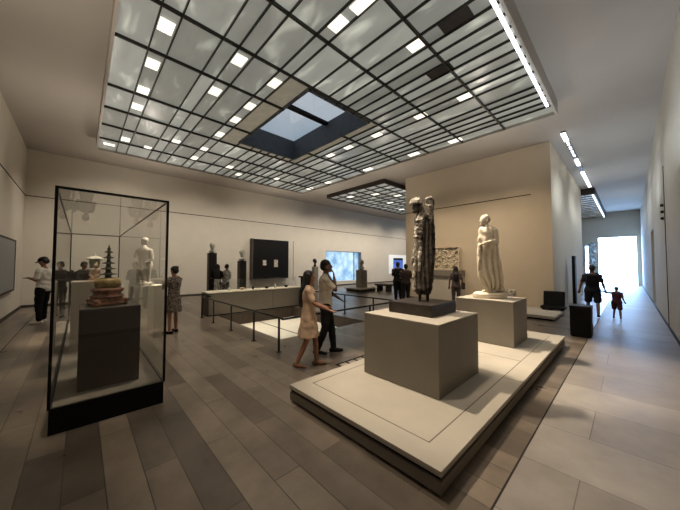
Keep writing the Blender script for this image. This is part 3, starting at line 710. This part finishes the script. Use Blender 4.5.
# white marble figure on a pale pedestal behind the case
plinth(-9.05, -8.4, .95, 1.6, 0, 1.1, 'pale pedestal under the white marble figure behind the glass case', M['pitfloor'], 'statue_pedestal')
t = statue_root('marble_figure', -8.7, 1.2, 1.105, 'white armless marble figure seen through the glass case')
bm = bmesh.new()
loft(bm, [(.0, 0, 0, .2, .16), (.06, 0, 0, .2, .16), (.09, 0, 0, .15, .12), (.3, .0, 0, .17, .13), (.5, .03, 0, .18, .13), (.62, .02, 0, .15, .11), (.78, 0, 0, .15, .1), (.9, 0, 0, .18, .1), (.96, 0, 0, .12, .08), (1.0, 0, 0, .05, .05), (1.05, -.01, 0, .045, .045)])
cap(bm, (.17, 0, .9), (.22, -.02, .68), .05, .045); cap(bm, (-.17, 0, .9), (-.21, -.02, .76), .05, .045)
cap(bm, (.22, -.02, .68), (.1, -.12, .58), .04, .03)
link('torso', fuse(bm, .014, 2, lambda c: (.012*math.sin(math.atan2(c.y, c.x)*7+c.z*9) if c.z < .62 else .003*noise.noise(c*14))), M['marblew'], t)
bm = bmesh.new(); ell(bm, (-.01, 0, 1.13), (.075, .08, .1)); ell(bm, (-.02, -.08, 1.11), (.012, .018, .02)); ell(bm, (0, .01, 1.17), (.085, .09, .08))
link('head', fuse(bm, .01, 1, lambda c: .003*noise.noise(c*40)), M['marblew'], t)

# ------------------------------------------------------------------ people
def cloth(name, c, c2=None, sc=9): return mat(name, c, .85, var=.12, scale=sc, bump=.15, bscale=60, col2=c2, spec=.2)
def person(label, x, y, z, height, face, skin, hairm, top, bottom, legs, arms, lean=0, hair='short', dress=None, shoe=None,
           head_turn=0, head_tilt=0, sleeve='short', trousers='long', items=(), build=1.0, cap_m=None, z_drop=0, vox=.011):
    """local x right, y forward, z up, built at 1.75 m then scaled; legs/arms: two (mid, end) joint pairs, left (-x) then right"""
    t = empty('person', (x, y, z), label, 'person', rz=face, sc=height/1.75)
    V = Vector; hz_ = .92; lf = lean
    sh = V((0, lf, 1.44)); b_ = build
    hipc = V((0, 0, hz_))
    hips = [V((-.09*b_, 0, .9)), V((.09*b_, 0, .9))]
    shs = [V((-.17*b_, lf, 1.39)), V((.17*b_, lf, 1.39))]
    hc = V((0, lf*1.15+.02, 1.625)); rot = Matrix.Rotation(head_turn, 3, 'Z') @ Matrix.Rotation(-head_tilt, 3, 'X')
    def H_(p): return hc + rot @ V(p)
    def torso(bm, k=0, z0=.86, z1=1.47):
        rows = [(.84, .150, .105), (.92, .165, .115), (1.0, .150, .105), (1.1, .138, .098), (1.22, .155, .110), (1.32, .170, .112), (1.40, .165, .095), (1.45, .105, .075), (1.49, .06, .055)]
        out = []
        for z_, rx, ry in rows:
            if z0-.001 <= z_ <= z1+.001: out.append((z_, 0, lf*max(0, (z_-.92)/.5), rx*b_+k, ry*b_+k))
        loft(bm, out)
    bm = bmesh.new()
    torso(bm, 0, .84, 1.49)
    cap(bm, (0, lf, 1.45), hc+V((0, -.01, -.07)), .055, .05)
    for i in (0, 1):
        kn, an = V(legs[i][0]), V(legs[i][1])
        chain(bm, [(hips[i], .088*b_), ((hips[i]+kn)/2, .074*b_), (kn, .052), (kn.lerp(an, .35), .052), (an, .036)])
        fd = V((0, 1, 0)) if len(legs[i]) < 3 else V(legs[i][2]); fd = fd.normalized()
        cap(bm, an+V((0, 0, -.04))-fd*.03, an+V((0, 0, -.05))+fd*.09, .036, .032); cap(bm, an+V((0, 0, -.05))+fd*.09, an+V((0, 0, -.055))+fd*.15, .032, .022)
        el, wr = V(arms[i][0]), V(arms[i][1])
        chain(bm, [(shs[i], .055*b_), ((shs[i]+el)/2, .046*b_), (el, .038), (el.lerp(wr, .3), .038), (wr, .025)])
        # hand: palm, four curled fingers of unequal length, thumb from the side of the palm
        d_ = (wr-el).normalized(); side = V((1, 0, 0)) if abs(d_.x) < .8 else V((0, 1, 0))
        pn = d_.cross(side).normalized(); sd = pn.cross(d_).normalized()   # sd across the palm
        inn = pn if i == 0 else pn
        pc = wr+d_*.055
        q = Matrix((sd, d_, pn)).transposed()
        ell(bm, pc, (.038, .05, .018), q)
        for k, ln in enumerate((.062, .075, .07, .055)):
            o_ = pc+d_*.04+sd*(-.029+.0195*k)
            m1 = o_+d_*ln*.5-inn*.008; m2 = o_+d_*ln*.85-inn*.03
            cap(bm, o_, m1, .0092, .0088); cap(bm, m1, m2, .0088, .0078)
        ts = -1 if i == 1 else 1
        tb = pc-d_*.015+sd*.03*ts; cap(bm, tb, tb+d_*.03+sd*.025*ts, .0115, .010); cap(bm, tb+d_*.03+sd*.025*ts, tb+d_*.055+sd*.028*ts-inn*.012, .010, .0085)
    # head with brow, nose, lips, chin, ears
    ell(bm, H_((0, -.012, .02)), (.077, .093, .098), rot); ell(bm, H_((0, .022, -.04)), (.056, .066, .07), rot)
    ell(bm, H_((0, .09, -.01)), (.013, .02, .027), rot); ell(bm, H_((0, .066, -.093)), (.026, .022, .018), rot)
    ell(bm, H_((0, .084, -.052)), (.023, .012, .010), rot); ell(bm, H_((0, .07, .022)), (.05, .02, .012), rot)
    for s_ in (-1, 1): ell(bm, H_((s_*.078, -.005, -.01)), (.010, .02, .03), rot)
    bod = link('body', fuse(bm, vox, 2), skin, t)
    for s_ in (-1, 1):
        bm = bmesh.new(); ell(bm, H_((s_*.031, .083, .004)), (.012, .006, .007), rot); bm_obj('eye', bm, M['black'], bod, True)
    bm = bmesh.new(); ell(bm, H_((0, .095, -.052)), (.02, .006, .006), rot); bm_obj('lips', bm, M['lips'], bod, True)
    # hair
    bm = bmesh.new(); ell(bm, H_((0, -.028, .043)), (.088, .098, .09), rot); ell(bm, H_((0, -.055, .0)), (.082, .075, .085), rot)
    if hair == 'long':
        loft(bm, [(1.08, 0, lf-.135, .09, .03), (1.22, 0, lf-.13, .115, .055), (1.4, 0, lf-.10, .12, .07), (1.52, hc.x, hc.y-.07, .09, .06), (1.64, hc.x, hc.y-.045, .09, .075)])
        for s_ in (-1, 1): cap(bm, H_((s_*.075, .01, .04)), V((s_*.1, lf-.02, 1.33)), .026, .02)
    if hair == 'bun': ell(bm, H_((0, -.12, .07)), (.045, .04, .045), rot)
    link('hair', fuse(bm, .01, 1, lambda c: .003*math.sin(c.x*160)), hairm, t)
    if cap_m:
        bm = bmesh.new(); ell(bm, H_((0, -.015, .065)), (.098, .11, .075), rot); ell(bm, H_((0, .10, .052)), (.07, .07, .010), rot)
        link('cap', fuse(bm, .009, 1), cap_m, t)
    fold = lambda c: .006*noise.noise(c*11)+.004*math.sin(c.z*38+c.x*22+4*noise.noise(c*5))
    # top
    if top:
        bm = bmesh.new(); zz = .84 if not dress else .92
        torso(bm, .016, zz, 1.47)
        cap(bm, (-.1, lf, 1.43), (.1, lf, 1.43), .06, .06)
        for i in (0, 1):
            el, wr = V(arms[i][0]), V(arms[i][1])
            if sleeve == 'long': chain(bm, [(shs[i], .066), (el, .052), (wr, .038)])
            elif sleeve == 'short': chain(bm, [(shs[i], .064), (shs[i].lerp(el, .75), .056)])
            else: cap(bm, shs[i], shs[i].lerp(el, .15), .062, .06)
        link('top' if not dress else 'bodice', fuse(bm, .011, 2, fold), top, t)
    if dress:
        bm = bmesh.new(); hem, wd_, dd = dress
        loft(bm, [(hem, 0, 0, wd_, dd), (hem+.02, 0, 0, wd_, dd), ((hem+.95)/2, 0, 0, (wd_+.18)/2, (dd+.135)/2), (.92, 0, 0, .182*b_, .135*b_), (1.02, 0, lf*.2, .162*b_, .12*b_), (1.10, 0, lf*.35, .155*b_, .115*b_)], 40)
        link('skirt', fuse(bm, .012, 2, lambda c: fold(c)+.010*math.sin(math.atan2(c.y, c.x)*9)*max(0, min(1, (1-c.z)*2.5))), bottom or top, t)
    elif bottom:
        bm = bmesh.new(); torso(bm, .012, .84, 1.0)
        for i in (0, 1):
            kn, an = V(legs[i][0]), V(legs[i][1])
            ell(bm, hips[i]+V((0, 0, -.02)), (.1*b_, .11*b_, .1))
            if trousers == 'long': chain(bm, [(hips[i], .1*b_), (kn, .075*b_), (an+V((0, 0, .02)), .058)])
            else: chain(bm, [(hips[i], .105*b_), (hips[i].lerp(kn, .85), .092*b_)])
        link('trousers' if trousers == 'long' else 'shorts', fuse(bm, .011, 2, fold), bottom, t)
    for i in (0, 1):
        an = V(legs[i][1]); fd = V((0, 1, 0)) if len(legs[i]) < 3 else V(legs[i][2]).normalized(); fd = fd.normalized()
        bm = bmesh.new(); a = an+V((0, 0, -.052))-fd*.045; b2 = an+V((0, 0, -.058))+fd*.16
        cap(bm, a, a.lerp(b2, .55), .043, .042); cap(bm, a.lerp(b2, .55), b2, .042, .030)
        me = fuse(bm, .01, 1)
        zf = min(v.co.z for v in me.vertices)
        for v in me.vertices: v.co.z = max(v.co.z, an.z-.088)
        link('shoe', me, shoe or M['black'], t)
    for fn in items: fn(t, hc, H_)
    return t
M['lips'] = mat('lips', (120, 62, 54), .5)
STAND = [((-.1, .01, .49), (-.1, -.01, .088)), ((.1, .03, .49), (.11, 0, .088))]
STAND2 = [((-.11, .02, .49), (-.14, -.03, .088), (-.3, 1, 0)), ((.1, .04, .49), (.12, .05, .088), (.3, 1, 0))]
HANG = [((-.25, -.02, 1.14), (-.26, .05, .90)), ((.25, -.02, 1.14), (.26, .05, .90))]
HOLD = [((-.24, -.01, 1.14), (-.08, .22, 1.17)), ((.24, -.01, 1.14), (.08, .22, 1.17))]
RIGHT = R(-43.4)      # facing picture right
# woman in beige dress, walking to the right, arm forward
wleg = [((-.08, .12, .50), (-.07, .15, .088)), ((.08, -.02, .50), (.09, -.19, .105), (0, 1, -.2))]
def bag(t, hc, H_):
    pass
person('woman with long black hair walking in a beige knee-length dress', -3.62, 2.72, 0, 1.55, RIGHT+R(2), M['skin'], M['hair'], cloth('beige_dress', (196, 168, 142)), None,
       wleg, [((-.23, .04, 1.15), (-.18, .26, 1.08)), ((.22, .12, 1.17), (.20, .37, 1.06))], hair='long', dress=(.55, .225, .19), shoe=cloth('tan_sandal', (120, 88, 66)), sleeve='short', vox=.009)
# man in white shirt
mleg = [((-.1, .10, .50), (-.1, .15, .088)), ((.1, .0, .49), (.1, -.14, .10), (0, 1, -.15))]
def strap(t, hc, H_):
    bm = bmesh.new(); pts = [Vector((.13, .02, 1.475)), Vector((.08, .13, 1.36)), Vector((-.03, .145, 1.2)), Vector((-.13, .12, 1.05)), Vector((-.17, .0, .96))]
    for a, b in zip(pts, pts[1:]): tube(bm, a, b, .012, .012, 8)
    bm_obj('strap', bm, M['black'], t)
    bm = bmesh.new(); bx(bm, -.24, -.17, -.1, .1, .86, 1.0, .02); bm_obj('shoulder_bag', bm, M['black'], t)
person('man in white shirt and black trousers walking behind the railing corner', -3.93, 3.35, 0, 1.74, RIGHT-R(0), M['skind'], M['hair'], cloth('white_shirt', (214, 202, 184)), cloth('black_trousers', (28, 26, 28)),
       mleg, [((-.23, .05, 1.13), (-.20, .25, 1.0)), ((.20, .19, 1.20), (.09, .16, 1.42))], shoe=M['black'], items=(strap,), build=1.02, vox=.009)
# man at left
def phone(t, hc, H_):
    bm = bmesh.new(); bx(bm, -.05, .05, .27, .42, 1.185, 1.2, .004); o = bm_obj('brochure', bm, M['black'], t)
person('man in black cap, white shirt and black trousers reading by the left wall', -11.4, -.75, 0, 1.84, R(150), M['skin'], M['hair'], cloth('white_tee', (222, 216, 204)), cloth('black_trousers_loose', (24, 22, 22)),
       STAND2, HOLD, shoe=cloth('white_trainers', (225, 220, 210)), cap_m=M['black'], head_tilt=R(28), items=(phone,), build=1.05)
# people seen through the case
person('person in dark coat left of the ceramic, seen through the glass case', -12.6, -.38, 0, 1.75, R(-95), M['skind'], M['hair'], cloth('dark_coat', (40, 36, 34)), cloth('grey_trousers', (60, 55, 50)), STAND, HOLD, sleeve='long', cap_m=M['black'])
person('person in dark coat beside the ceramic pavilion, seen through the glass case', -12.3, .08, 0, 1.73, R(-60), M['skind'], M['hair'], cloth('dark_brown_coat', (48, 42, 38)), cloth('dark_trousers', (50, 46, 42)), STAND2, HOLD, sleeve='long', head_tilt=R(15))
# patterned woman
person('woman in dark patterned dress right of the glass case', -7.6, 1.66, 0, 1.6, R(120), M['skin'], M['hair'], folk('patterned_cloth', (150, 134, 120), (34, 30, 32), 26), None,
       STAND2, [((-.22, .12, 1.18), (-.05, .28, 1.28)), ((.22, .12, 1.18), (.05, .28, 1.28))], hair='bun', dress=(.55, .19, .16), shoe=M['black'], head_tilt=R(12))
# two visitors between the columns
person('visitor with dark hair between the two dark columns, nearer the left one', -11.7, 4.1, 0, 1.66, R(60), M['skin'], M['hair'], cloth('black_top', (30, 26, 26)), cloth('dk_tr', (36, 34, 34)), STAND, HOLD, hair='long')
person('visitor in pale patterned top leaning between the two dark columns', -11.8, 4.48, 0, 1.65, R(30), M['skin'], M['hair'], folk('pale_pattern', (190, 184, 176), (90, 84, 80), 18), cloth('dk_tr2', (40, 38, 38)), STAND, HOLD, lean=.06, head_tilt=R(20))
# couple left of the carved figure
person('person in black standing at left of the couple beyond the carved figure', -7.25, 10.5, 0, 1.77, R(40), M['skind'], M['hair'], cloth('black_tee', (24, 23, 24)), cloth('blk2', (26, 26, 28)), STAND, HOLD, build=1.25, head_turn=R(-25))
person('person in dark grey at right of the couple beyond the carved figure', -6.55, 10.05, 0, 1.68, R(46), M['skind'], M['hair'], cloth('grey_top', (62, 52, 52)), cloth('blk3', (40, 36, 38)), STAND, HOLD, hair='bun', build=1.2)
# visitor by the relief
def tote(t, hc, H_):
    bm = bmesh.new(); bx(bm, .22, .34, -.18, .16, .78, 1.06, .03); o = bm_obj('bag', bm, M['base'], t)
    bm = bmesh.new(); tube(bm, (.16, 0, 1.47), (.28, -.12, 1.06), .01, .01, 8); tube(bm, (.16, 0, 1.47), (.28, .1, 1.06), .01, .01, 8); bm_obj('strap', bm, M['base'], t)
person('woman in mauve top with shoulder bag facing the marble relief', -4.65, 10.6, 0, 1.6, R(30), M['skin'], M['hair'], cloth('mauve_top', (104, 88, 86)), cloth('grey_skirt', (84, 76, 72)), STAND, HANG, hair='long', items=(tote,))
# adult and child in the corridor
aw = R(3)
dleg = [((-.12, .12, .50), (-.13, .08, .088)), ((.12, -.02, .50), (.13, -.2, .13), (0, 1, -.3))]
def pack(t, hc, H_):
    bm = bmesh.new(); bx(bm, -.14, .14, -.26, -.12, 1.05, 1.42, .04); bm_obj('backpack', bm, M['black'], t)
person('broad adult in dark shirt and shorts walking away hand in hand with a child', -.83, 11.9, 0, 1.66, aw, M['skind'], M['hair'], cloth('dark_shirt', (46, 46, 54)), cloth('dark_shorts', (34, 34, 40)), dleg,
       [((-.27, .0, 1.14), (-.33, .06, .90)), ((.25, .03, 1.13), (.30, .09, .93))], trousers='short', build=1.12, items=(pack,))
cleg = [((-.12, .14, .50), (-.16, .2, .088)), ((.12, 0, .49), (.16, -.2, .12), (0, 1, -.3))]
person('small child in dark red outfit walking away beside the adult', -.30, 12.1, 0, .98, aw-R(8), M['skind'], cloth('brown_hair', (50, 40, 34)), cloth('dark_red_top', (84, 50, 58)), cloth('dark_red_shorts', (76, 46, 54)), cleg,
       [((-.40, .02, 1.40), (-.58, -.02, 1.46)), ((.24, -.06, 1.14), (.30, .05, .95))], trousers='short', build=1.15)

# ------------------------------------------------------------------ light
def fill(x, y, z, power, col=(1, .90, .78)):  # added upward fill for ceiling and walls; no fixture hangs there
    l = bpy.data.lights.new('added_uplight', 'SPOT'); l.energy = power; l.spot_size = R(168); l.spot_blend = 1; l.shadow_soft_size = .12; l.color = col
    o = bpy.data.objects.new('added_uplight', l); COL.objects.link(o); o.location = (x, y, z); o.rotation_euler = (math.pi, 0, 0)
def spot(x, y, z, tx, ty, tz, power, size=60, blend=.6, rad=.06, col=(1, .84, .66)):
    l = bpy.data.lights.new('spot', 'SPOT'); l.energy = power; l.spot_size = R(size); l.spot_blend = blend; l.shadow_soft_size = rad; l.color = col
    o = bpy.data.objects.new('spotlight', l); COL.objects.link(o); o.location = (x, y, z)
    o.rotation_euler = (Vector((tx, ty, tz))-Vector((x, y, z))).to_track_quat('-Z', 'Y').to_euler()
K = 1.25
spot(-3.6, 2.9, 5.55, -1.95, 3.5, .9, 900*K, 44)          # carved figure
spot(-2.6, 1.2, 5.55, -1.98, 3.4, 2.0, 160*K, 30)
spot(-3.5, 5.6, 5.55, -1.9, 5.95, 1.1, 1400*K, 44)         # marble statue
spot(-2.6, 4.4, 5.55, -1.95, 5.9, 2.2, 160*K, 34)
spot(-2.4, 1.5, 5.55, -2.1, 2.5, .2, 240*K, 50)
for y, pw in ((1.0, 300), (4.2, 300), (7.2, 300), (10.2, 380), (13.2, 480), (16.2, 520), (19.2, 520), (23, 520)): spot(-12.1, y, 5.6, XL, y, 1.2, pw*K, 105, 1, col=(1, .90, .78))
for x in (-14, -10.5, -7.5): spot(x, 1.2, 5.6, x, YB, 1.4, 130*K, 85, 1, col=(1, .90, .78))
for x in (-6.6, -4.6, -2.8): spot(x, 9.0, 5.6, x, bY0, 1.3, 250*K, 80, 1, col=(1, .80, .58))
spot(-7.2, 4.7, 5.5, -7.2, 4.7, -.4, 520*K, 38, .5, col=(1, .9, .78))    # recess
spot(-4.6, .9, 5.5, -4.45, .3, 1.2, 320*K, 18, .6)
spot(-6.8, .9, 5.5, -6.4, .2, 1.2, 330*K, 20, .6)
spot(-8.3, 3.0, 5.5, -8.7, 1.2, 1.6, 1300*K, 26, .6)
spot(-9.2, 5.0, 5.5, -9.5, 4.9, .8, 520*K, 60, .8)
for x, y in ((-5.5, 1.0), (-6.3, 2.2), (-3.4, 1.2), (-8, 2.1)): spot(x, y, 5.55, x-.3, y+.3, 0, 130*K, 45, .7)
for x, y in ((-13.5, 2), (-13.5, 8), (-10, .2), (-5.5, -.6), (-1.5, -.9), (-3.3, 9.6), (-7.5, 9.8), (-11.5, 10.3)): fill(x, y, 3.6, 105)
for x, y in ((-11, 17), (-11, 24)): fill(x, y, 3.8, 200, (.9, .96, 1))
for y in (3, 8, 13, 18, 24): fill(-.5, y, 3.2, 120, (.78, .89, 1))
for y in (13.5, 17, 20): spot(.3, y, 5.8, bX1, y, 2.0, 260, 100, 1, col=(.72, .86, 1))  # added bluish wash to brighten the block's corridor side; no real lamps
for y in (6, 10, 15, 20): spot(-1.3, y, 5.8, XR, y, 2.0, 130, 100, 1, col=(.82, .91, 1))  # same added wash for the right wall
w_ = bpy.data.worlds.new('world'); S.world = w_; w_.use_nodes = True
nt = w_.node_tree; bgn = nt.nodes['Background']
tcw = nt.nodes.new('ShaderNodeTexCoord'); nzw = nt.nodes.new('ShaderNodeTexNoise'); nzw.inputs['Scale'].default_value = 2.2
crw = nt.nodes.new('ShaderNodeValToRGB'); crw.color_ramp.elements[0].color = lin((120, 148, 174)); crw.color_ramp.elements[1].color = lin((184, 194, 206))
crw.color_ramp.elements[0].position = .4; crw.color_ramp.elements[1].position = .6
nt.links.new(tcw.outputs['Generated'], nzw.inputs['Vector']); nt.links.new(nzw.outputs['Fac'], crw.inputs['Fac']); nt.links.new(crw.outputs['Color'], bgn.inputs['Color'])
bgn.inputs['Strength'].default_value = 1.0
S.view_settings.view_transform = 'Standard'; S.view_settings.look = 'None'; S.view_settings.exposure = 0
try:
    S.cycles.use_denoising = True; S.cycles.max_bounces = 8; S.cycles.transparent_max_bounces = 16; S.cycles.sample_clamp_indirect = 4
except Exception: pass
